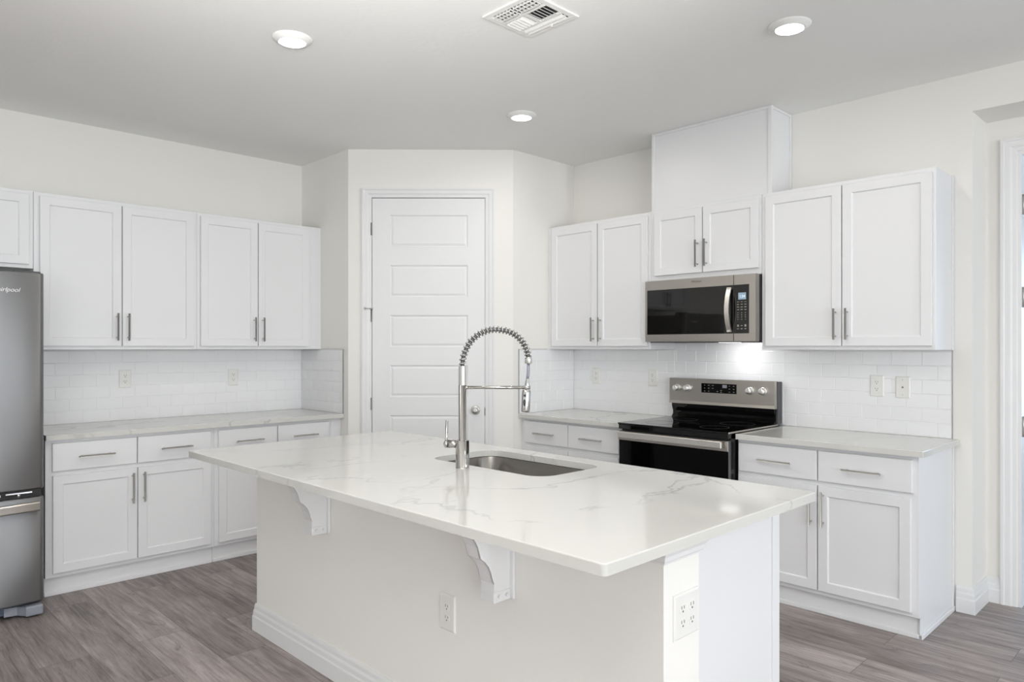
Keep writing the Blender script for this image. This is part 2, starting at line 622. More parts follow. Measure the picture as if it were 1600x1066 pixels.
casing('trim_1', DS0 - .003, DS1 + .003, DZ + .003, .070, .019, Ad, DANG, 'white casing around the pantry door')
casing('trim_2', D2X0, D2X1, D2Z, .076, .020, (0, ND, 0), 0, 'white casing of the doorway at the right edge')
# lining of the second doorway with hinges
bm = BM()
add_box(bm, D2X0, D2X0 + .018, ND - .004, ND + .125, 0, D2Z)
add_box(bm, D2X1 - .018, D2X1, ND - .004, ND + .125, 0, D2Z)
add_box(bm, D2X0 + .018, D2X1 - .018, ND - .004, ND + .125, D2Z - .018, D2Z)
lin2 = struct('trim_3', bm, 'trim')
for z in (2.12, 1.62, .92):
    b = BM(); add_box(b, D2X0 + .018, D2X0 + .022, ND + .02, ND + .085, z, z + .11)
    add_cyl(b, (D2X0 + .024, ND + .015, z), (D2X0 + .024, ND + .015, z + .11), .007)
    obj('hinge', b, 'nickel', lin2)


# baseboards
def base_profile(h=.135, t=.017):
    return [(0, 0), (t, 0), (t, h * .52), (t * .80, h * .58), (t * .78, h * .72), (t * .55, h * .80), (t * .50, h * .92), (t * .3, h), (0, h)]


def baseboard_x(bm, x0, x1, y, sgn=-1, h=.135, m0=0.0, m1=0.0):
    """runs along x on a wall at y, sticking out in sgn*y; m0/m1 mitre lengths per unit thickness"""
    pr = base_profile(h)
    A = [bm.verts.new((x0 - m0 * p[0], y + sgn * p[0], p[1])) for p in pr]
    B = [bm.verts.new((x1 + m1 * p[0], y + sgn * p[0], p[1])) for p in pr]
    n = len(pr)
    bm.faces.new(A); bm.faces.new(list(reversed(B)))
    for i in range(n):
        bm.faces.new((A[i], B[i], B[(i + 1) % n], A[(i + 1) % n]))


def baseboard_y(bm, y0, y1, x, sgn=1, h=.135, m0=0.0, m1=0.0):
    pr = base_profile(h)
    A = [bm.verts.new((x + sgn * p[0], y0 - m0 * p[0], p[1])) for p in pr]
    B = [bm.verts.new((x + sgn * p[0], y1 + m1 * p[0], p[1])) for p in pr]
    n = len(pr)
    bm.faces.new(A); bm.faces.new(list(reversed(B)))
    for i in range(n):
        bm.faces.new((A[i], B[i], B[(i + 1) % n], A[(i + 1) % n]))


bm = BM()
baseboard_x(bm, 4.2065, WX, 0.0, -1, m1=1)
baseboard_y(bm, 0.0, ND, WX, 1, m0=1, m1=-1)
baseboard_x(bm, WX, D2X0 - .076, ND, -1, m0=-1)
struct('baseboard_right', bm, 'trim', 'white baseboard around the wall end on the right')
bm = BM()
baseboard_x(bm, 3.52, 7.0, 3.6, -1)
struct('baseboard_outer', bm, 'trim')

# ---------------------------------------------------------------- pantry door
dw = DS1 - DS0
bm = BM()
yf, yb = 0.004, 0.040
cols = [0.0, .1285, .6997, dw]
panels = [(2.1392 + k, 2.3727 + k) for k in (0, -.3667, -.7334, -1.1001, -1.4668, -1.8335)]
panels = [p for p in panels if p[0] > .2]
rows = [0.008] + sorted([z for p in panels for z in p]) + [DZ]
edge = .003
for i in range(3):
    for j in range(len(rows) - 1):
        x0, x1 = cols[i], cols[i + 1]
        z0, z1 = rows[j], rows[j + 1]
        if i == 1 and j % 2 == 1:
            add_rings(bm, x0, x1, z0, z1, [(0, yf), (.006, yf + .006), (.011, yf + .0075), (.023, yf + .003), (.0255, yf + .002)])
        else:
            q = [bm.verts.new(p) for p in ((x0, yf, z0), (x1, yf, z0), (x1, yf, z1), (x0, yf, z1))]
            bm.faces.new(q)
for a, b, c, d in (((0, 0.008), (0, DZ), 0, 0), ((dw, 0.008), (dw, DZ), 0, 0), ((0, DZ), (dw, DZ), 0, 0), ((0, 0.008), (dw, 0.008), 0, 0)):
    q = [bm.verts.new(p) for p in ((a[0], yf, a[1]), (b[0], yf, b[1]), (b[0], yb, b[1]), (a[0], yb, a[1]))]
    bm.faces.new(q)
q = [bm.verts.new(p) for p in ((0, yb, .008), (dw, yb, .008), (dw, yb, DZ), (0, yb, DZ))]
bm.faces.new(q)
bmesh.ops.remove_doubles(bm, verts=bm.verts, dist=1e-5)
pd = struct('door_1', bm, 'door', 'tall white five panel pantry door in the angled wall')
pd.location = R @ Vector((DS0, 0, 0)); pd.rotation_euler = (0, 0, DANG)
bm = BM()
kx, kz = .9302 - DS0, .9435
add_tube(bm, [(kx, yf, kz), (kx, yf - .006, kz), (kx, yf - .010, kz), (kx, yf - .010, kz)], [.033, .033, .028, .013], 28)
add_tube(bm, [(kx, yf - .010, kz), (kx, yf - .030, kz), (kx, yf - .034, kz), (kx, yf - .045, kz), (kx, yf - .058, kz), (kx, yf - .063, kz)],
         [.011, .011, .019, .026, .023, .010], 28)
k = obj('door_knob', bm, 'nickel', pd); k['label'] = 'brushed nickel round door knob'
bm = BM(); add_box(bm, dw - .0005, dw + .0025, yf + .004, yf + .03, kz - .045, kz + .022, .001)
add_box(bm, dw - .003, dw + .0028, yf - .002, yf + .004, kz - .04, kz + .016, .0008)
obj('latch_plate', bm, 'darkgrey', pd)
for z in (2.2226, 1.5904, .9441):
    b = BM()
    add_cyl(b, (-.004, yf - .010, z), (-.004, yf - .010, z + .092), .0068, 14, .001)
    add_box(b, -.012, -.001, yf - .007, yf - .002, z, z + .092)
    if abs(z - 1.5904) < .01:          # hinge pin door stop
        add_cyl(b, (-.004, yf - .010, z + .092), (-.004, yf - .010, z + .102), .011, 14)
        add_cyl(b, (-.004, yf - .010, z + .097), (-.045, yf - .030, z + .097), .004, 10)
        add_cyl(b, (-.045, yf - .030, z + .097), (-.052, yf - .033, z + .097), .009, 12)
    obj('hinge', b, 'nickel', pd)


# ---------------------------------------------------------------- cabinets
def bar_pull(parent, p, vertical, length, ydoor, name='handle'):
    b = BM()
    x, z = p
    yo = ydoor - .034
    h = length / 2
    st = h - .020
    if vertical:
        add_cyl(b, (x, yo, z - h), (x, yo, z + h), .0062, 14, .0008)
        for s in (-1, 1):
            add_cyl(b, (x, ydoor, z + s * st), (x, yo, z + s * st), .0045, 10)
    else:
        add_cyl(b, (x - h, yo, z), (x + h, yo, z), .0062, 14, .0008)
        for s in (-1, 1):
            add_cyl(b, (x + s * st, ydoor, z), (x + s * st, yo, z), .0045, 10)
    return obj(name, b, 'nickel', parent)


def shaker(parent, x0, x1, z0, z1, yf, stile=.052, t=.019):
    b = BM()
    add_rings(b, x0, x1, z0, z1, [(0, yf + .0015), (.0015, yf), (stile - .004, yf), (stile, yf + .0035), (stile + .0012, yf + .0085)], y_back=yf + t)
    return obj('door', b, 'cab', parent)


def slab(parent, x0, x1, z0, z1, yf, t=.019):
    b = BM()
    add_rings(b, x0, x1, z0, z1, [(0, yf + .002), (.002, yf)], y_back=yf + t)
    return obj('drawer', b, 'cab', parent)


def upper(label, loc, rotz, w, zb, zt, doors, filler=None, depth=.30, dz=(.022, .023), handles=True, handle_z=.12, end_scribe=False):
    t = thing('upper_cabinet', label, 'cabinet', loc, rotz, 'white wall cabinets')
    b = BM()
    add_box(b, 0.0005, w - .0005, -depth, -.003, zb, zt, .001, 1)
    if filler:
        add_box(b, w - .0005, w + filler - .001, -depth, -depth + .02, zb, zt)
    if end_scribe:
        add_box(b, w - .0005, w + .006, -.022, -.003, zb, zt, .001, 1)
    obj('cabinet_body', b, 'cab', t)
    yf = -depth - .0195
    for i, (a, c) in enumerate(doors):
        d = shaker(t, a, c, zb + dz[0], zt - dz[1], yf)
        if handles:
            x = c - .0285 if i % 2 == 0 else a + .0285
            bar_pull(d, (x, zb + dz[0] + handle_z), True, .172, yf)
    return t


def base(label, loc, rotz, w, drawers, doors, filler=None, lfiller=None, end_panel=False, depth=.589, toe=.5655):
    t = thing('base_cabinet', label, 'cabinet', loc, rotz, 'white base cabinets')
    zt = .8835
    b = BM()
    add_box(b, 0.0005, w - .0005, -depth, -.003, .108, zt, .001, 1)
    if filler:
        add_box(b, w - .0005, w + filler - .001, -depth, -depth + .02, .108, zt)
    if lfiller:
        add_box(b, -lfiller, .0005, -depth, -depth + .02, .108, zt)
    obj('cabinet_body', b, 'cab', t)
    b = BM()
    x1 = w + (filler or 0) - .001
    x0 = -(lfiller or 0) + .001
    add_box(b, x0, x1, -toe + .009, -.01, 0.0, .1078)
    add_box(b, x0, x1 + (.012 if end_panel else 0), -toe, -toe + .009, 0.0, .024, .003, 2)
    obj('toe_kick', b, 'cab', t)
    if end_panel:
        b = BM()
        add_box(b, w - .0005, w + .003, -depth, -.003, .108, zt)
        add_box(b, w - .0005, w + .003, -toe, -.003, .0, .108)
        add_box(b, w + .003, w + .009, -.024, -.003, .0, zt, .001, 1)
        add_box(b, w + .003, w + .014, -toe, -.003, 0, .024, .003, 2)
        obj('end_panel', b, 'cab', t)
    yf = -depth - .0195
    for a, c in drawers:
        d = slab(t, a, c, .7065, .8635, yf)
        bar_pull(d, ((a + c) / 2, .782), False, .186, yf)
    for i, (a, c) in enumerate(doors):
        d = shaker(t, a, c, .1335, .680, yf)
        x = c - .0285 if i % 2 == 0 else a + .0285
        bar_pull(d, (x, .5635), True, .182, yf)
    return t


LZ = PI / 2
ZU0, ZU1 = 1.390, 2.3205
# left wall (local x runs along +y)
y0 = -3.4265
upper('white wall cabinet with two tall wide doors beside the refrigerator', (0, y0, 0), LZ, .938, ZU0, ZU1,
      [(-3.3972 - y0, -2.9588 - y0), (-2.9522 - y0, -2.5118 - y0)])
y0 = -2.4885
upper('white wall cabinet with two tall doors, second along from the refrigerator', (0, y0, 0), LZ, .854, ZU0, ZU1,
      [(-2.4673 - y0, -2.0660 - y0), (-2.0595 - y0, -1.6650 - y0)], filler=-PA - (y0 + .854))
y0 = -4.3655
upper('short white wall cabinet above the refrigerator', (0, y0, 0), LZ, .938, 1.866, ZU1,
      [(.022, .4655), (.4715, .9155)], handle_z=.1)
y0 = -3.4265
base('white base cabinet with two drawers beside the refrigerator', (0, y0, 0), LZ, .938,
     [(-3.3947 - y0, -2.9575 - y0), (-2.9515 - y0, -2.5120 - y0)], [(-3.3920 - y0, -2.9555 - y0), (-2.9495 - y0, -2.5130 - y0)])
y0 = -2.4885
base('white base cabinet second along from the refrigerator, partly hidden by the island top', (0, y0, 0), LZ, .854,
     [(-2.4646 - y0, -2.0612 - y0), (-2.0545 - y0, -1.6600 - y0)], [(-2.4620 - y0, -2.0600 - y0), (-2.0540 - y0, -1.6610 - y0)],
     filler=-PA - (y0 + .854))
# right wall
x0 = 1.5565
upper('tall white wall cabinet between the pantry corner and the microwave', (x0, 0, 0), 0, 2.4675 - x0, ZU0, ZU1, [(1.5775 - x0, 2.0165 - x0), (2.0245 - x0, 2.4495 - x0)])
b = BM(); add_box(b, PA2 + .001, x0, -.30, -.28, ZU0, ZU1)
obj('filler_strip', b, 'cab', bpy.data.objects['upper_cabinet.003']).location = (-x0, 0, 0)
x0 = 2.4685
upper('short white wall cabinet directly above the microwave', (x0, 0, 0), 0, .7915, 1.845, ZU1, [(2.5062 - x0, 2.8665 - x0), (2.8740 - x0, 3.2440 - x0)],
      dz=(.037, .023), handle_z=.12)
x0 = 3.2610
upper('large white wall cabinet beside the microwave with its side panel exposed', (x0, 0, 0), 0, 4.188 - x0, ZU0, ZU1, [(3.2900 - x0, 3.7270 - x0), (3.7335 - x0, 4.1720 - x0)], end_scribe=True)
x0 = 1.5565
base('white base cabinet between the pantry corner and the range', (x0, 0, 0), 0, 2.4675 - x0, [(1.5720 - x0, 1.9885 - x0), (1.9950 - x0, 2.4300 - x0)],
     [(1.5720 - x0, 1.9885 - x0), (1.9950 - x0, 2.4300 - x0)], lfiller=x0 - PA2 - .001)
x0 = 3.2600
base('white base cabinet beside the range with its full side panel exposed', (x0, 0, 0), 0, 4.188 - x0, [(3.2720 - x0, 3.7135 - x0), (3.7200 - x0, 4.1665 - x0)],
     [(3.2720 - x0, 3.7135 - x0), (3.7200 - x0, 4.1600 - x0)], end_panel=True)

# boxed duct cover above the microwave cabinet
t = thing('duct_cover', 'white boxed duct cover between the microwave cabinet and the ceiling', 'duct cover', (2.460, 0, ZU1))
cw, cd_, ch = .846, .272, H - ZU1 - .001
b = BM(); add_box(b, 0.002, cw - .002, -cd_, -.003, .0012, ch); obj('cover_panel', b, 'cab', t)
b = BM()
add_box(b, 0, .020, -cd_ - .006, -cd_ + .012, .0012, ch, .001, 1)
obj('corner_strip', b, 'cab', t)
b = BM()
add_box(b, cw - .020, cw + .004, -cd_ - .006, -cd_ + .016, .0012, ch, .001, 1)
obj('corner_strip', b, 'cab', t)
b = BM()
add_box(b, cw - .002, cw + .004, -.028, -.003, .0012, ch, .001, 1)
obj('corner_strip', b, 'cab', t)
b = BM()
add_box(b, .020, cw - .020, -cd_ - .005, -cd_ + .01, ch - .018, ch, .001, 1)
add_box(b, cw - .002, cw + .0035, -cd_ + .016, -.028, ch - .018, ch, .001, 1)
obj('ceiling_strip', b, 'cab', t)


# ---------------------------------------------------------------- worktops
def slab_top(name, label, poly, z0, z1, hole=None, ease=.003, group='white quartz worktops'):
    """stone slab with softened top edge; poly counter-clockwise with the same point count as hole"""
    b = BM()
    cx = sum(p[0] for p in poly) / len(poly); cy = sum(p[1] for p in poly) / len(poly)

    def inset(pl, d):
        n = len(pl); out = []
        for i in range(n):
            p0, p, p1 = Vector(pl[i - 1]), Vector(pl[i]), Vector(pl[(i + 1) % n])
            e0 = (p - p0); e1 = (p1 - p)
            if e0.length < 1e-9: e0 = e1
            if e1.length < 1e-9: e1 = e0
            n0 = Vector((-e0.y, e0.x)).normalized(); n1 = Vector((-e1.y, e1.x)).normalized()
            m = (n0 + n1)
            m = m / max(m.length_squared / 2, .3)
            out.append((p.x + m.x * d, p.y + m.y * d))
        return out
    P2 = inset(poly, ease * .3); P3 = inset(poly, ease)
    lo = [[(x, y, z0) for x, y in poly], [(x, y, z1 - ease) for x, y in poly], [(x, y, z1 - ease * .3) for x, y in P2], [(x, y, z1) for x, y in P3]]
    if hole:
        h2 = inset(hole, -ease * .8)
        lo += [[(x, y, z1) for x, y in h2], [(x, y, z1 - ease * .8) for x, y in hole], [(x, y, z0) for x, y in hole], [(x, y, z0) for x, y in poly]]
        loft(b, lo)
        bmesh.ops.remove_doubles(b, verts=b.verts, dist=1e-6)
    else:
        loft(b, lo, True, True)
    o = obj(name, b, 'quartz')
    return tag(o, label, 'worktop', group)


CZ0, CZ1 = .8845, .914
slab_top('worktop', 'long white quartz worktop between the refrigerator and the pantry corner', rrect(.0005, .631, -3.4305, -PA - .0005, .002, 2), CZ0, CZ1)
slab_top('worktop', 'short white quartz worktop between the pantry corner and the range', rrect(PA2 + .0005, 2.482, -.631, -.0005, .002, 2), CZ0, CZ1)
o = slab_top('worktop', 'white quartz worktop beside the range with an overhanging free end', rrect(3.2640, 4.2225, -.631, -.0005, .004, 3), CZ0, CZ1)


# ---------------------------------------------------------------- subway tile
def tile_field(b, x0, x1, z0, z1, phase, pitch=.1557, row=.0777, gap=.0019, t=.008):
    zz = z0
    r = 0
    while zz < z1 - .004:
        zt = min(zz + row, z1)
        xx = x0
        off = phase + (pitch / 2 if r % 2 else 0)
        # joint positions
        k = math.floor((x0 - off) / pitch)
        js = [x0]
        j = off + (k + 1) * pitch
        while j < x1 - .006:
            if j > x0 + .006:
                js.append(j)
            j += pitch
        js.append(x1)
        for a, c in zip(js, js[1:]):
            g = gap / 2
            add_rings(b, a + g, c - g, zz + g, zt - g, [(0, -.0055), (.0004, -t + .0010), (.0014, -t + .0002), (.0030, -t)])
        zz += row
        r += 1


def splash(label, parts, edges):
    t = thing('tile_backsplash', label, 'backsplash', group='white subway tile backsplashes')
    for (x0, x1, z0, z1, phase, loc, rz) in parts:
        b = BM(); add_box(b, x0, x1, -.0062, -.0006, z0, z1); obj('grout', b, 'grout', t, loc, rz)
        b = BM(); tile_field(b, x0, x1, z0, z1, phase); obj('tile_field', b, 'tile', t, loc, rz)
    for (bx, loc, rz) in edges:
        b = BM(); add_box(b, *bx); obj('edge_trim', b, 'edge', t, loc, rz)
    return t


Z0, Z1 = .9145, 1.3885
splash('white subway tile backsplash between the refrigerator and the pantry corner',
       [(-3.4265, -PA - .0045, Z0, Z1, -3.2557, (0, 0, 0), LZ), (.0085, .6275, Z0, Z1, .03, (0, -PA, 0), 0)],
       [((.6275, .6305, -.009, -.0006, Z0, Z1 + .002), (0, -PA, 0), 0), ((.322, .6275, -.009, -.0006, Z1, Z1 + .002), (0, -PA, 0), 0)])
splash('white subway tile backsplash behind the range, below the microwave',
       [(PA2 + .0045, 2.4675, Z0, Z1, 3.4955, (0, 0, 0), 0), (2.4675, 3.261, Z0, 1.434, 3.4955, (0, 0, 0), 0), (3.261, 4.186, Z0, Z1, 3.4955, (0, 0, 0), 0),
        (-.6275, -.0085, Z0, Z1, .02, (PA2, 0, 0), LZ)],
       [((-.6305, -.6275, -.009, -.0006, Z0, Z1 + .002), (PA2, 0, 0), LZ), ((-.6275, -.322, -.009, -.0006, Z1, Z1 + .002), (PA2, 0, 0), LZ),
        ((4.186, 4.189, -.009, -.0006, Z0, Z1), (0, 0, 0), 0)])


# ---------------------------------------------------------------- outlets
def outlet_parts(t, gangs=1, kind='duplex', w=.076, h=.122):
    W = w if gangs == 1 else w + .046
    b = BM()
    add_rings(b, -W / 2, W / 2, -h / 2, h / 2, [(0, -.0008), (.0008, -.003), (.005, -.0058), (.0062, -.006)], y_back=0.0)
    obj('cover_plate', b, 'plate', t)
    for g in range(gangs):
        gx = 0 if gangs == 1 else (-.023 if g == 0 else .023)
        if kind == 'jack':
            b = BM()
            add_cyl(b, (gx, -.006, 0), (gx, -.0075, 0), .008, 16)
            add_cyl(b, (gx, -.0074, 0), (gx, -.0080, 0), .0055, 14, mi=1)
            obj('jack', b, ['plate', 'slot'], t)
            for s in (-1, 1):
                b = BM(); add_cyl(b, (gx, -.0055, s * .042), (gx, -.0068, s * .042), .0032, 10); obj('screw', b, 'mark', t)
            continue
        for s in (1, -1):
            z = s * .0195
            b = BM()
            add_prism(b, [(gx + .0155 * math.cos(a), z + max(-.0125, min(.0125, .0165 * math.sin(a)))) for a in [2 * PI * i / 24 for i in range(24)]], 'y', -.0056, -.0072)
            for dx in (-.0062, .0062):
                add_box(b, gx + dx - .0011, gx + dx + .0011, -.0078, -.0071, z + .000, z + .0085, mi=1)
            add_cyl(b, (gx, -.0071, z - .0065), (gx, -.0078, z - .0065), .0028, 10, mi=1)
            obj('socket', b, ['plate', 'slot'], t)


def outlet(label, loc, rotz, gangs=1, kind='duplex', h=.122, w=.076):
    t = thing('electrical_outlet' if kind == 'duplex' else 'cable_outlet', label, 'outlet', loc, rotz, 'white outlet plates')
    outlet_parts(t, gangs, kind, w, h)
    return t


TB = .0082
outlet('white outlet on the tile nearest the refrigerator', (TB, -2.850, 1.192), LZ)
outlet('white outlet on the tile, second along from the refrigerator', (TB, -2.113, 1.181), LZ)
outlet('white outlet on the tile in the pantry corner, above the short worktop', (1.765, -TB, 1.182), 0)
outlet('white outlet on the tile immediately beside the range control panel', (2.286, -TB, 1.183), 0)
outlet('white two socket outlet on the tile beside the round jack plate', (3.810, -TB, 1.184), 0)
outlet('white plate with one round jack on the tile above the free worktop end', (3.946, -TB, 1.181), 0, kind='jack')

# ---------------------------------------------------------------- island
IX0, IX1, IY0, IY1 = 1.838, 4.212, -2.778, -1.985
t = thing('kitchen_island', 'white kitchen island with a drywall front and a quartz top', 'island', (0, 0, 0))
b = BM(); add_box(b, IX0, IX1, IY0, -2.604, 0, CZ0 - .001); obj('half_wall', b, 'wall', t)
b = BM()
add_box(b, IX0 + .03, 4.150, -2.6035, -2.585, .0, CZ0 - .001)
add_box(b, IX0 + .03, IX0 + .05, -2.585, IY1, .0, CZ0 - .001)
add_box(b, IX0 + .05, 4.134, IY1 - .018, IY1, .108, CZ0 - .001)
add_box(b, IX0 + .05, 4.134, IY1 - .08, IY1 - .06, .0, .108)
add_box(b, IX0 + .05, 4.134, -2.585, IY1 - .018, .108, .126)
obj('cabinet_body', b, 'cab', t)
b = BM(); add_box(b, 4.134, 4.150, -2.5845, IY1, .0, CZ0 - .001)
add_box(b, 4.150, 4.155, -2.034, IY1, 0, CZ0 - .001, .001, 1)
p = obj('end_panel', b, 'cab', t)
b = BM()
baseboard_x(b, IX0, IX1, IY0, -1, h=.132, m0=1, m1=1)
baseboard_y(b, IY0, -2.604, IX1, 1, h=.132, m0=1)
baseboard_y(b, IY0, -2.604, IX0, -1, h=.132, m0=1)
obj('baseboard', b, 'trim', t)
# crown under the top, wrapping the half wall
b = BM()
crown = [(0, 0), (.006, 0), (.008, .006), (.012, .010), (.014, .022), (.022, .034), (.026, .036), (.026, .046), (0, .046)]
cz = .8380


def crown_run(b, pts_fn):
    loops = []
    for k in range(4):
        loops.append([pts_fn(k, p[0], cz + p[1]) for p in crown])
    vl = [[b.verts.new(q) for q in lp] for lp in loops]
    n = len(crown)
    for A, B in zip(vl, vl[1:]):
        for i in range(n):
            b.faces.new((A[i], A[(i + 1) % n], B[(i + 1) % n], B[i]))
    b.faces.new(vl[0]); b.faces.new(list(reversed(vl[-1])))


crown_run(b, lambda k, o, z: [(IX0 - o, -2.604 + .0, z), (IX0 - o, IY0 - o, z), (IX1 + o, IY0 - o, z), (IX1 + o, -2.604 + o * .8, z)][k])
obj('crown_trim', b, 'trim', t)


def corbel(x):
    b = BM()
    zt = CZ0 - .0012
    yb = IY0
    # back plate
    add_box(b, x - .045, x + .045, yb - .012, yb - .0005, .612, zt - .0, .003, 2)
    # scrolled bracket profile in (y, z)
    pr = [(yb - .011, .640), (yb - .080, .640), (yb - .080, .672), (yb - .088, .690), (yb - .094, .712), (yb - .104, .732), (yb - .118, .748), (yb - .130, .757), (yb - .136, .762),
          (yb - .140, .775), (yb - .147, .798), (yb - .158, .818), (yb - .168, .830), (yb - .176, .834), (yb - .176, zt), (yb - .011, zt)]
    add_prism(b, pr, 'x', x - .030, x + .030)
    # raised edge band following the scroll
    for dx in (-.030, .024):
        bd = [(p[0], p[1]) for p in pr[2:14]]
        inn = [(min(yb - .02, p[0] + .012), p[1] + .008) for p in bd]
        add_prism(b, bd + list(reversed(inn)), 'x', x + dx, x + dx + .006 + (.003 if dx > 0 else -.003))
    # foot block with two pegs
    add_box(b, x - .030, x + .033, yb - .083, yb - .0115, .612, .646, .003, 2)
    add_cyl(b, (x + .030, yb - .062, .632), (x + .039, yb - .062, .632), .006, 14, .001)
    add_cyl(b, (x + .030, yb - .028, .630), (x + .039, yb - .028, .630), .006, 14, .001)
    return obj('corbel', b, 'trim', t)


corbel(2.5005)
corbel(3.620)

sink_hole = rrect(2.730, 3.425, -2.405, -2.018, .085, 8)
slab_top('worktop', 'large white quartz island top with grey veins and a sink cutout', rrect(1.7627, 4.2584, -3.0836, -1.9246, .014, 8), CZ0, CZ1, hole=sink_hole)

outlet('white duplex outlet low on the drywall front of the island', (3.331, IY0 - .0004, .4815), 0, w=.082, h=.128)
outlet('white double outlet plate with four sockets on the island end', (IX1 + .0004, -2.674, .684), LZ, gangs=2, h=.122)

# ---------------------------------------------------------------- sink
t = thing('kitchen_sink', 'undermount stainless steel sink set in the island top', 'sink', (0, 0, 0))
b = BM()


def rr3(x0, x1, y0, y1, r, z):
    return [(x, y, z) for x, y in rrect(x0, x1, y0, y1, r, 8)]


zs = CZ0 - .0012
loft(b, [rr3(2.705, 3.450, -2.430, -2.0072, .10, zs), rr3(2.727, 3.428, -2.408, -2.015, .088, zs), rr3(2.729, 3.426, -2.406, -2.017, .087, zs - .004),
         rr3(2.735, 3.420, -2.400, -2.023, .085, zs - .17), rr3(2.742, 3.413, -2.393, -2.030, .08, zs - .192), rr3(2.760, 3.395, -2.375, -2.048, .07, zs - .202),
         rr3(3.03, 3.13, -2.26, -2.16, .045, zs - .208)], False, True, smooth=True)
loft(b, [rr3(2.705, 3.450, -2.430, -2.0072, .10, zs), rr3(2.705, 3.450, -2.430, -2.0072, .10, zs - .0015), rr3(2.7265, 3.4285, -2.4085, -2.0145, .088, zs - .0015),
         rr3(2.7335, 3.4215, -2.4015, -2.0215, .085, zs - .172), rr3(2.758, 3.397, -2.377, -2.046, .07, zs - .2045), rr3(3.03, 3.13, -2.26, -2.16, .045, zs - .2105)], False, True, smooth=True)
obj('basin', b, 'sink', t)
b = BM(); add_tube(b, [(3.08, -2.21, zs - .2078), (3.08, -2.21, zs - .2055), (3.08, -2.21, zs - .205), (3.08, -2.21, zs - .207)], [.042, .042, .036, .02], 24); obj('drain', b, 'chrome', t)

# ---------------------------------------------------------------- faucet (local +x = spout direction)
FR = math.radians(45.475)
t = thing('kitchen_faucet', 'tall brushed nickel spring neck faucet standing at the sink', 'faucet', (3.0435, -2.4675, CZ1), FR)
zc = lambda z: z - CZ1
b = BM(); add_tube(b, [(0, 0, .0), (0, 0, .0), (0, 0, .002), (0, 0, .002), (0, 0, zc(1.0264) - .001), (0, 0, zc(1.0264) - .001), (0, 0, zc(1.0264)), (0, 0, zc(1.0264))],
                   [.0268, .0268, .0278, .0278, .0278, .0278, .0268, .012], 32)
obj('faucet_base', b, 'nickel_f', t)
b = BM(); add_cyl(b, (0, 0, zc(1.0264)), (0, 0, zc(1.2505)), .0160, 28, .0006); obj('riser', b, 'nickel_f', t)
b = BM()
pts, rr = [], []
z = zc(1.2507)
while z < zc(1.327):
    pts += [(0, 0, z), (0, 0, z + .0028), (0, 0, z + .0028), (0, 0, z + .0042), (0, 0, z + .0042)]
    rr += [.0160, .0160, .0138, .0138, .0160]
    z += .0043
pts.append((0, 0, zc(1.3288))); rr.append(.0160)
add_tube(b, pts, rr, 28, True, smooth=False)
obj('ribbed_collar', b, 'nickel', t)
# spring neck
RX, RZ, ZC_ = .1345, .1490, zc(1.329)
path = lambda s: Vector((RX - RX * math.cos(PI * s), 0, ZC_ + RZ * math.sin(PI * s) + (.022 * max(0, (s - .55) / .45) if s > .55 else 0)))
b = BM()
add_tube(b, [path(i / 48) for i in range(49)], .0082, 14)
obj('hose', b, 'darkgrey', t)
b = BM()
turns, per = 27, 14
helix = []
for i in range(turns * per + 1):
    s = i / (turns * per)
    s2 = .005 + s * .985
    p0 = path(s2); tg = (path(min(1, s2 + .004)) - path(max(0, s2 - .004))).normalized()
    nrm = Vector((0, 1, 0)); bi = tg.cross(nrm).normalized()
    a = 2 * PI * turns * s
    helix.append(p0 + (nrm * math.cos(a) + bi * math.sin(a)) * .0122)
add_tube(b, helix, .0030, 8)
obj('spring', b, 'nickel_f', t)
ex = path(1.0)
b = BM(); add_tube(b, [ex + Vector((0, 0, .012)), ex + Vector((0, 0, .012)), ex + Vector((0, 0, .009)), ex + Vector((0, 0, -.010)), ex + Vector((0, 0, -.012)), ex + Vector((0, 0, -.012))],
                   [.010, .0135, .0145, .0145, .0135, .008], 24)
obj('spring_collar', b, 'nickel', t)
hx = RX * 2 - .004
b = BM(); add_tube(b, [ex + Vector((0, 0, -.010)), (RX * 2 - .001, 0, zc(1.30)), (hx, 0, zc(1.272))], .0062, 14); obj('spray_hose', b, 'greyplastic', t)
b = BM()
add_tube(b, [(hx, 0, zc(1.276)), (hx, 0, zc(1.274)), (hx - .002, 0, zc(1.243)), (hx - .002, 0, zc(1.236))], [.0062, .0068, .0108, .0108], 20)
add_tube(b, [(hx - .003, 0, zc(1.2315)), (hx - .004, 0, zc(1.2305)), (hx - .004, 0, zc(1.222)), (hx - .008, 0, zc(1.150)), (hx - .0085, 0, zc(1.142)), (hx - .0085, 0, zc(1.141))],
         [.012, .016, .0182, .0176, .0165, .008], 28)
h = obj('spray_head', b, 'head', t)
# buttons face the camera side (local -y)
for dz, rx, rz in ((1.209, .0058, .0062), (1.180, .0062, .0150)):
    b = BM()
    q = 20
    xx = hx - .0045 - (1.222 - dz) * .055 - .0045
    loops = []
    for yy, k in ((-.0120, 1.0), (-.0178, 1.0), (-.0188, .8)):
        loops.append([(xx + rx * k * math.cos(2 * PI * i / q) , yy + .0008, zc(dz) + rz * k * math.sin(2 * PI * i / q)) for i in range(q)])
    loft(b, loops, True, True, smooth=False)
    obj('spray_button', b, 'plastic_dark', t)
b = BM()
add_cyl(b, (.0145, 0, zc(1.2410)), (hx - .012, 0, zc(1.2410)), .0066, 18)
add_tube(b, [(.012, 0, zc(1.241)), (.022, 0, zc(1.241))], [.0085, .0066], 18)
add_tube(b, [(hx - .002, 0, zc(1.2335)), (hx - .002, 0, zc(1.2335)), (hx - .002, 0, zc(1.2485)), (hx - .002, 0, zc(1.2485))], [.010, .0138, .0138, .010], 24)
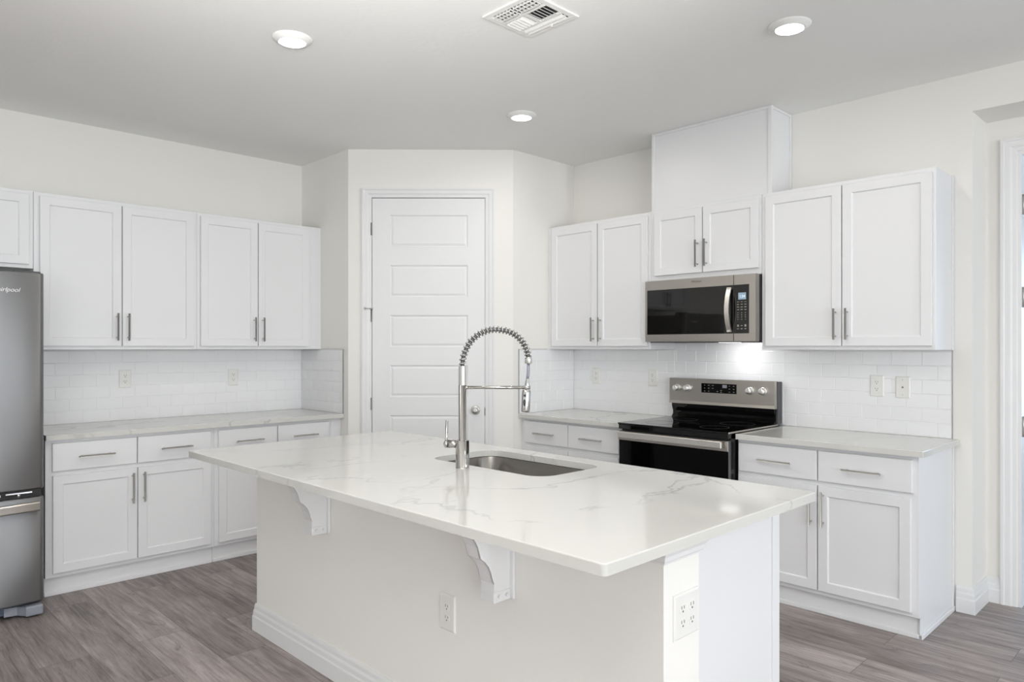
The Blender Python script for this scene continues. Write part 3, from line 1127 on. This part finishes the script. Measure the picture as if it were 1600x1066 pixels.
a = obj('holder_arm', b, 'nickel_f', t); a['label'] = 'straight holder arm between riser and spray head'
# handle on the far side of the spout
ca, sa = math.cos(math.radians(168)), math.sin(math.radians(168))
b = BM()
add_tube(b, [(ca * .02, sa * .02, zc(1.010)), (ca * .060, sa * .060, zc(1.010)), (ca * .060, sa * .060, zc(1.010)), (ca * .0605, sa * .0605, zc(1.010)), (ca * .0605, sa * .0605, zc(1.010)),
             (ca * .072, sa * .072, zc(1.010)), (ca * .077, sa * .077, zc(1.010))],
         [.0160, .0160, .0145, .0145, .0168, .0168, .010], 24)
add_cyl(b, (ca * .068, sa * .068, zc(1.020)), (ca * .066, sa * .066, zc(1.106)), .0056, 16, .0008)
obj('lever_handle', b, 'nickel_f', t)

# ---------------------------------------------------------------- microwave
MX0, MX1, MY, MZ0, MZ1 = 2.4695, 3.2545, -.367, 1.4345, 1.8435
t = thing('microwave', 'stainless over the range microwave under the short wall cabinet', 'microwave', (MX0, 0, MZ0))
w, hh = MX1 - MX0, MZ1 - MZ0
b = BM()
add_box(b, .001, w - .001, -.325, -.010, .012, hh - .001, .002, 1)
add_box(b, .02, w - .02, -.34, -.02, .0, .012)
obj('case', b, 'darkgrey', t)
sx = 3.1124 - MX0
gl0, gl1, gz0, gz1 = 2.4857 - MX0, 3.2135 - MX0, 1.488 - MZ0, 1.7822 - MZ0
b = BM(); add_rings(b, 0, sx - .0008, .006, hh, [(0, MY)], y_back=-.326)
d = obj('door', b, 'steel_h', t)
b = BM()
add_box(b, gl0, sx - .001, MY - .0016, MY + .004, gz0, gz1, .001, 1)
obj('door_glass', b, 'mwglass', d)
b = BM()
n = 14
loops = []
for i in range(n + 1):
    s = i / n
    z = (1.4968 - MZ0) + s * (1.7684 - 1.4968)
    bow = .046 * math.sin(PI * (.06 + .88 * s)) ** .85
    yo = MY - .004 - bow
    xs = 3.080 - MX0 - .004
    xe = 3.1085 - MX0 - .004
    loops.append([(xs, yo, z), (xe, yo, z), (xe, yo + .010, z), (xs, yo + .010, z)])
loft(b, loops, True, True)
for z in (1.503 - MZ0, 1.762 - MZ0):
    add_box(b, xs + .003, xe - .003, MY - .022, MY - .001, z - .006, z + .006)
obj('handle', b, 'handle', d)
b = BM(); add_box(b, sx - .0012, sx + .0012, MY - .0018, MY + .002, .007, hh - .001); obj('seam_shade_strip', b, 'dark', t)  # raised dark strip painted in for the shaded joint
text_mesh('logo', 'Whirlpool', .017, 'logo_dark', d, (2.819 - MX0, MY - .0002, 1.8155 - MZ0), (PI / 2, 0, 0), .0004, .25)
b = BM(); add_rings(b, sx + .0008, w, .006, hh, [(0, MY)], y_back=-.326)
cp = obj('control_panel', b, 'steel_h', t)
b = BM(); add_box(b, sx + .0012, gl1, MY - .0016, MY + .004, gz0, gz1, .001, 1); obj('panel_glass', b, 'mwglass', cp)
b = BM(); add_box(b, 3.1440 - MX0, 3.1940 - MX0, MY - .0024, MY - .0010, 1.692 - MZ0, 1.7335 - MZ0); dsp = obj('display', b, 'lcd', cp)
text_mesh('digits', '1:24', .022, 'lcd_digit', dsp, (3.1505 - MX0, MY - .0025, 1.704 - MZ0), (PI / 2, 0, 0), .0003)
b = BM()
for r, z in enumerate((1.678, 1.663, 1.647, 1.631, 1.613, 1.599, 1.586, 1.572, 1.535, 1.516)):
    for c, xx in enumerate((3.1400, 3.1640, 3.1880)):
        big = r == 8 and c != 1
        hw = .0065 if r < 4 else (.0024 if r < 8 else .0055)
        hz = .0065 if big else (.0022 if r else .0014)
        add_box(b, xx - MX0 - hw + .002, xx - MX0 + hw + .002, MY - .0021, MY - .0012, z - MZ0 - hz, z - MZ0 + hz)
obj('key_print', b, 'mark_dim', cp)
b = BM(); add_box(b, .50, .62, -.29, -.23, -.0015, .0015); obj('cooktop_lamp', b, mat('cooktop_lamp_lens', (1, 1, 1, 1), .5, emit=((1, .98, .95, 1), 6.0)), t)
l = bpy.data.lights.new('cooktop_light', 'AREA'); l.shape = 'RECTANGLE'; l.size = .11; l.size_y = .05; l.energy = 1.6
lo = bpy.data.objects.new('cooktop_light', l); COL.objects.link(lo); lo.parent = t; lo.location = (.56, -.20, -.004); lo.rotation_euler = (math.radians(38), 0, 0)

# ---------------------------------------------------------------- range
RX0, RX1 = 2.490, 3.253
t = thing('electric_range', 'stainless electric range with a black glass cooktop between the worktops', 'range', (RX0, 0, 0))
w = RX1 - RX0
b = BM()
add_box(b, .003, w - .003, -.655, -.03, .09, .886)
add_box(b, .03, w - .03, -.60, -.05, .0, .09)
obj('range_body', b, 'black', t)
# cooktop overlapping the worktops a little
b = BM()
add_box(b, -.0045, w + .0025, -.692, -.060, .9150, .9255, .003, 2)
add_box(b, .001, w - .001, -.690, -.640, .8870, .9150, .003, 2)
ck = obj('cooktop', b, 'blackglass', t)
for x in (-.0055, w + .0005):
    b = BM(); add_box(b, x, x + .005, -.690, -.08, .9170, .9262, .001, 1); obj('side_strip', b, 'steel_h', ck)
bpr = mat('burner_print', rgb(26, 26, 26), .4)
for cx, cy, r in ((.20, -.50, .105), (.57, -.50, .085), (.20, -.22, .075), (.57, -.22, .105)):
    b = BM()
    add_tube(b, [(cx + r * math.cos(2 * PI * i / 40), cy + r * math.sin(2 * PI * i / 40), .9256) for i in range(41)], .0006, 4, False)
    obj('burner_ring', b, bpr, ck)
# oven door
b = BM()
add_rings(b, .002, w - .002, .30, .8750, [(0, -.676), (.004, -.682)], y_back=-.656)
od = obj('oven_door', b, 'darkgrey', t)
b = BM(); add_box(b, .002, w - .004, -.6856, -.6812, .8168, .8745, .0008, 1); obj('door_band', b, 'steel_h', od)
b = BM(); add_box(b, .0025, w - .0025, -.6850, -.680, .302, .8165, .001, 1); obj('door_glass', b, 'ovenglass', od)
b = BM()
add_box(b, .014, w - .028, -.722, -.704, .8340, .8735, .004, 3)
for x in (.05, w - .075):
    add_box(b, x, x + .03, -.706, -.681, .842, .866, .002, 1)
obj('handle', b, M['handle'], od)
b = BM(); add_rings(b, .002, w - .002, .092, .292, [(0, -.674), (.005, -.680)], y_back=-.656); obj('storage_drawer', b, 'steel_h', t)
# backguard
b = BM()
pr = [(-.108, 1.0400), (-.116, 1.0220), (-.104, 1.0200), (-.070, 1.0200), (-.070, 1.1925), (-.104, 1.1925), (-.108, 1.1900)]
add_prism(b, pr, 'x', 0.0015, w - .006)
bg = obj('control_panel', b, 'steel_h', t)
b = BM(); add_box(b, .004, w - .002, -.0695, -.012, .9265, 1.1880); obj('backguard', b, 'darkgrey', t)
b = BM()
pr = [(-.072, 1.0195), (-.098, 1.0195), (-.094, .995), (-.082, .968), (-.080, .950), (-.092, .936), (-.102, .9268), (-.072, .9268)]
add_prism(b, pr, 'x', .012, w - .012)
obj('vent_panel', b, 'blackglass', t)
for kx in (2.5515, 2.6349, 3.0873, 3.1726):
    x = kx - RX0
    z = 1.1275
    b = BM()
    add_tube(b, [(x, -.108, z), (x, -.112, z), (x, -.112, z)], [.0245, .0245, .0205], 28)
    add_tube(b, [(x, -.112, z), (x, -.118, z), (x, -.138, z), (x, -.141, z), (x, -.141, z)], [.0200, .0212, .0195, .0180, .004], 28)
    kn = obj('knob', b, 'knob', bg)
    b = BM(); add_box(b, x - .0012, x + .0012, -.1424, -.1405, z + .003, z + .017); obj('pointer', b, 'slot', kn)
b = BM(); add_box(b, 2.739 - RX0, 2.995 - RX0, -.1092, -.1060, 1.1020, 1.1645, .0008, 1); dp = obj('display', b, 'blackglass', bg)
b = BM()
for c, r in ((.025, 0), (.055, 0), (.085, 0), (.025, 1), (.055, 1), (.085, 1), (.025, 2), (.055, 2), (.118, 2), (.145, 1.6), (.145, 2.2), (.205, 0), (.205, 1), (.205, 2), (.235, 0), (.235, 1), (.235, 2)):
    xx = 2.739 - RX0 + c
    zz = 1.152 - r * .0195
    add_box(b, xx - .0045, xx + .0045, -.1097, -.1090, zz - .0016, zz + .0016)
obj('key_print', b, 'mark_dim', dp)
b = BM(); add_box(b, 2.894 - RX0, 2.926 - RX0, -.1097, -.1090, 1.138, 1.158); obj('clock', b, 'greyplastic', dp)

# ---------------------------------------------------------------- refrigerator (local x along +y, front = -y)
FY1, FY0 = -3.481, -4.362
fx = .855
t = thing('refrigerator', 'stainless steel bottom freezer refrigerator at the end of the long worktop', 'refrigerator', (0, FY0, 0), LZ)
w = FY1 - FY0
b = BM(); add_box(b, .006, w - .006, -.765, -.04, .03, 1.775, .004, 1); obj('case', b, 'darkgrey', t)


def fdoor(z0, z1):
    b = BM()
    # slightly crowned front with rounded vertical edges, in plan
    n = 20
    pl = [(0.0, -.77)]
    r = .022
    crown_y = lambda x: -fx + .010 * (2 * x / w - 1) ** 2 - .002
    for i in range(7):
        a = PI + PI / 2 * i / 6
        pl.append((r + r * math.cos(a), crown_y(0) + r + r * math.sin(a)))
    for i in range(1, n):
        x = r + (w - 2 * r) * i / n
        pl.append((x, crown_y(x)))
    for i in range(7):
        a = -PI / 2 + PI / 2 * i / 6
        pl.append((w - r + r * math.cos(a), crown_y(w) + r + r * math.sin(a)))
    pl.append((w, -.77))
    def ins(d):
        return [(min(max(x, d), w - d), y + d * (1 if y < -.78 else 0)) for x, y in pl]
    loops = [[(x, y, z0) for x, y in ins(.006)], [(x, y, z0 + .003) for x, y in ins(.002)], [(x, y, z0 + .007) for x, y in pl],
             [(x, y, z1 - .007) for x, y in pl], [(x, y, z1 - .003) for x, y in ins(.002)], [(x, y, z1) for x, y in ins(.006)]]
    vl = loft(b, loops, True, True, smooth=True)
    for f in b.faces:
        if len(f.verts) > 4:
            f.smooth = False
    return b


d1 = obj('fridge_door', fdoor(.664, 1.7945), 'steel_v', t)
d2 = obj('freezer_door', fdoor(.072, .622), 'steel_v', t)
b = BM(); add_box(b, .012, w - .012, -.835, -.74, .623, .663); obj('gap_shade_fill', b, 'dark', t)  # solid dark filler in place of the shade between the doors
b = BM()
add_box(b, w - .17, w - .055, -.850, -.80, .646, .654, .001, 1)
add_box(b, w - .30, w - .19, -.853, -.80, .640, .652, .001, 1)
add_cyl(b, (w - .11, -.825, .624), (w - .11, -.825, .65), .012, 14)
obj('centre_hinge', b, 'chrome', t)
b = BM()
n = 24
loops = []
hw = w - .052
for i in range(n + 1):
    s = i / n
    x = .026 + hw * s
    bow = .052 * math.sin(PI * (.04 + .92 * s)) ** .7
    yo = -fx - .006 - bow
    z = .553
    sag = 0
    loops.append([(x, yo, z), (x, yo - .004, z + .006), (x, yo - .004, z + .040), (x, yo, z + .046), (x, yo + .013, z + .046), (x, yo + .013, z)])
loft(b, loops, True, True, smooth=False)
for x in (.028, w - .056):
    add_box(b, x, x + .026, -fx - .012, -fx + .008, .556, .596)
obj('freezer_handle', b, 'steel_h', d2)
b = BM()
zA, zB = .80, 1.45
loops = []
for i in range(n + 1):
    s = i / n
    bow = .052 * math.sin(PI * (.04 + .92 * s)) ** .7
    yo = -fx - .003 - bow
    z = zA + (zB - zA) * s
    loops.append([(.035, yo, z), (.075, yo, z), (.075, yo + .013, z), (.035, yo + .013, z)])
loft(b, loops, True, True)
obj('fridge_handle', b, 'handle', d1)
b = BM()
add_box(b, w - .125, w - .008, -.80, -.70, 1.7765, 1.806, .004, 2)
obj('hinge_cover', b, 'darkgrey', t)
b = BM()
add_box(b, .008, .125, -.80, -.70, 1.7765, 1.806, .004, 2)
obj('hinge_cover', b, 'darkgrey', t)
b = BM()
add_box(b, .10, w - .10, -.800, -.70, .020, .068)
for k in range(5):
    add_box(b, .12, w - .20, -.806, -.799, .024 + k * .008, .028 + k * .008)
obj('grille', b, 'bluegrey', t)
b = BM()
add_box(b, w - .087, w - .008, -.870, -.70, .008, .060, .008, 2)
obj('foot_cover', b, 'greyplastic', t)
b = BM()
add_box(b, .008, .087, -.870, -.70, .008, .060, .008, 2)
obj('foot_cover', b, 'greyplastic', t)
b = BM()
add_prism(b, [(w - .087, -.86), (w - .115, -.815), (w - .17, -.806), (w - .17, -.79), (w - .085, -.79)], 'z', .012, .056)
obj('grille_end', b, 'greyplastic', t)
for x in (.05, w - .05):
    for y, z in ((-.80, .012), (-.10, .04)):
        b = BM(); add_cyl(b, (x, y, 0.0), (x, y, z), .018, 14); obj('levelling_foot', b, 'rubber', t)
text_mesh('logo', 'Whirlpool', .031, 'logo', d1, (w - .241, -fx - .0012, 1.690), (PI / 2, 0, 0), .0008, .3)


# ---------------------------------------------------------------- ceiling lights and vent
def ceiling_light(label, x, y):
    t = thing('ceiling_light', label, 'ceiling light', (x, y, H), 0, 'round flush ceiling lights')
    b = BM()
    add_tube(b, [(0, 0, -.0006), (0, 0, -.0006), (0, 0, -.003), (0, 0, -.007), (0, 0, -.0185), (0, 0, -.020), (0, 0, -.0188), (0, 0, -.0188)],
             [.05, .092, .0915, .088, .068, .066, .0645, .02], 48)
    obj('trim_ring', b, 'vent', t)
    b = BM(); add_tube(b, [(0, 0, -.0184), (0, 0, -.0195), (0, 0, -.0200), (0, 0, -.0200)], [.0640, .0635, .060, .01], 48)
    obj('lens', b, 'lens', t)
    l = bpy.data.lights.new('lamp', 'AREA'); l.shape = 'DISK'; l.size = .125; l.energy = LAMP_W; l.color = (1, .97, .92)
    lo = bpy.data.objects.new('lamp', l); COL.objects.link(lo); lo.parent = t; lo.location = (0, 0, -.022)
    return t


ceiling_light('round ceiling light nearest the refrigerator', 2.152, -2.752)
ceiling_light('round ceiling light nearest the pantry door', 2.126, -1.200)
ceiling_light('round ceiling light nearest the large wall cabinet beside the microwave', 3.848, -1.226)

t = thing('air_vent', 'square white ceiling air vent with slatted quarters', 'air vent', (3.096, -2.122, H))
a_ = .150
b = BM()
# frame
add_box(b, -a_, a_, -a_, -a_ + .030, -.008, -.0006, .002, 1)
add_box(b, -a_, a_, a_ - .030, a_, -.008, -.0006, .002, 1)
add_box(b, -a_, -a_ + .030, -a_ + .030, a_ - .030, -.008, -.0006, .002, 1)
add_box(b, a_ - .030, a_, -a_ + .030, a_ - .030, -.008, -.0006, .002, 1)
add_box(b, -a_ + .030, a_ - .030, -.046, -.034, -.009, -.0006)
add_box(b, -a_ + .030, a_ - .030, .056, .068, -.009, -.0006)
add_box(b, -.008, .008, -.034, .056, -.0092, -.0006)
obj('frame', b, 'vent', t)
b = BM(); add_box(b, -a_ + .01, a_ - .01, -a_ + .01, a_ - .01, -.0012, -.0006); obj('duct_shade_sheet', b, 'dark', t)  # flat dark sheet standing in for the shade inside the duct


def slat(b, p0, p1, tilt, wd=.016, th=.0012):
    p0, p1 = Vector(p0), Vector(p1)
    d = (p1 - p0).normalized()
    side = Vector((-d.y, d.x, 0))
    u = side * math.cos(tilt) + Vector((0, 0, 1)) * math.sin(tilt)
    nn = side * -math.sin(tilt) + Vector((0, 0, 1)) * math.cos(tilt)
    vs = []
    for p in (p0, p1):
        for su, sn in ((-1, -1), (1, -1), (1, 1), (-1, 1)):
            vs.append(b.verts.new(p + u * (wd / 2 * su) + nn * (th / 2 * sn)))
    for f in ((0, 1, 2, 3), (7, 6, 5, 4), (0, 4, 5, 1), (1, 5, 6, 2), (2, 6, 7, 3), (3, 7, 4, 0)):
        b.faces.new([vs[i] for i in f])


def slats(items):
    b = BM()
    for it in items:
        slat(b, *it)
    obj('slats', b, 'vent', t)


zl = -.0085
# long bank on one side split by a rib, two centre banks throwing opposite ways, long bank with the lever
for x0_, x1_ in ((-a_ + .036, -.012), (.006, a_ - .036)):
    slats([((x0_, yy, zl), (x1_, yy, zl), math.radians(62)) for yy in (-.112, -.088, -.064)])
    slats([((xx, -.116, zl + .003), (xx, -.052, zl + .003), math.radians(90), .006) for xx in [x0_ + (x1_ - x0_) * q / 5 for q in range(6)]])
slats([((-a_ + .034, yy, zl), (a_ - .034, yy, zl), math.radians(-28), .022) for yy in (.080, .102)])
slats([((xx, -.032, zl), (xx, .054, zl), math.radians(-32), .021) for xx in (-.108, -.088, -.068, -.048, -.028)])
slats([((xx, -.032, zl), (xx, .054, zl), math.radians(40), .015) for xx in (.024, .044, .064, .084, .104)])
b = BM(); add_box(b, .02, .03, .108, .112, -.022, -.008, .001, 1); obj('damper_lever', b, 'vent', t)
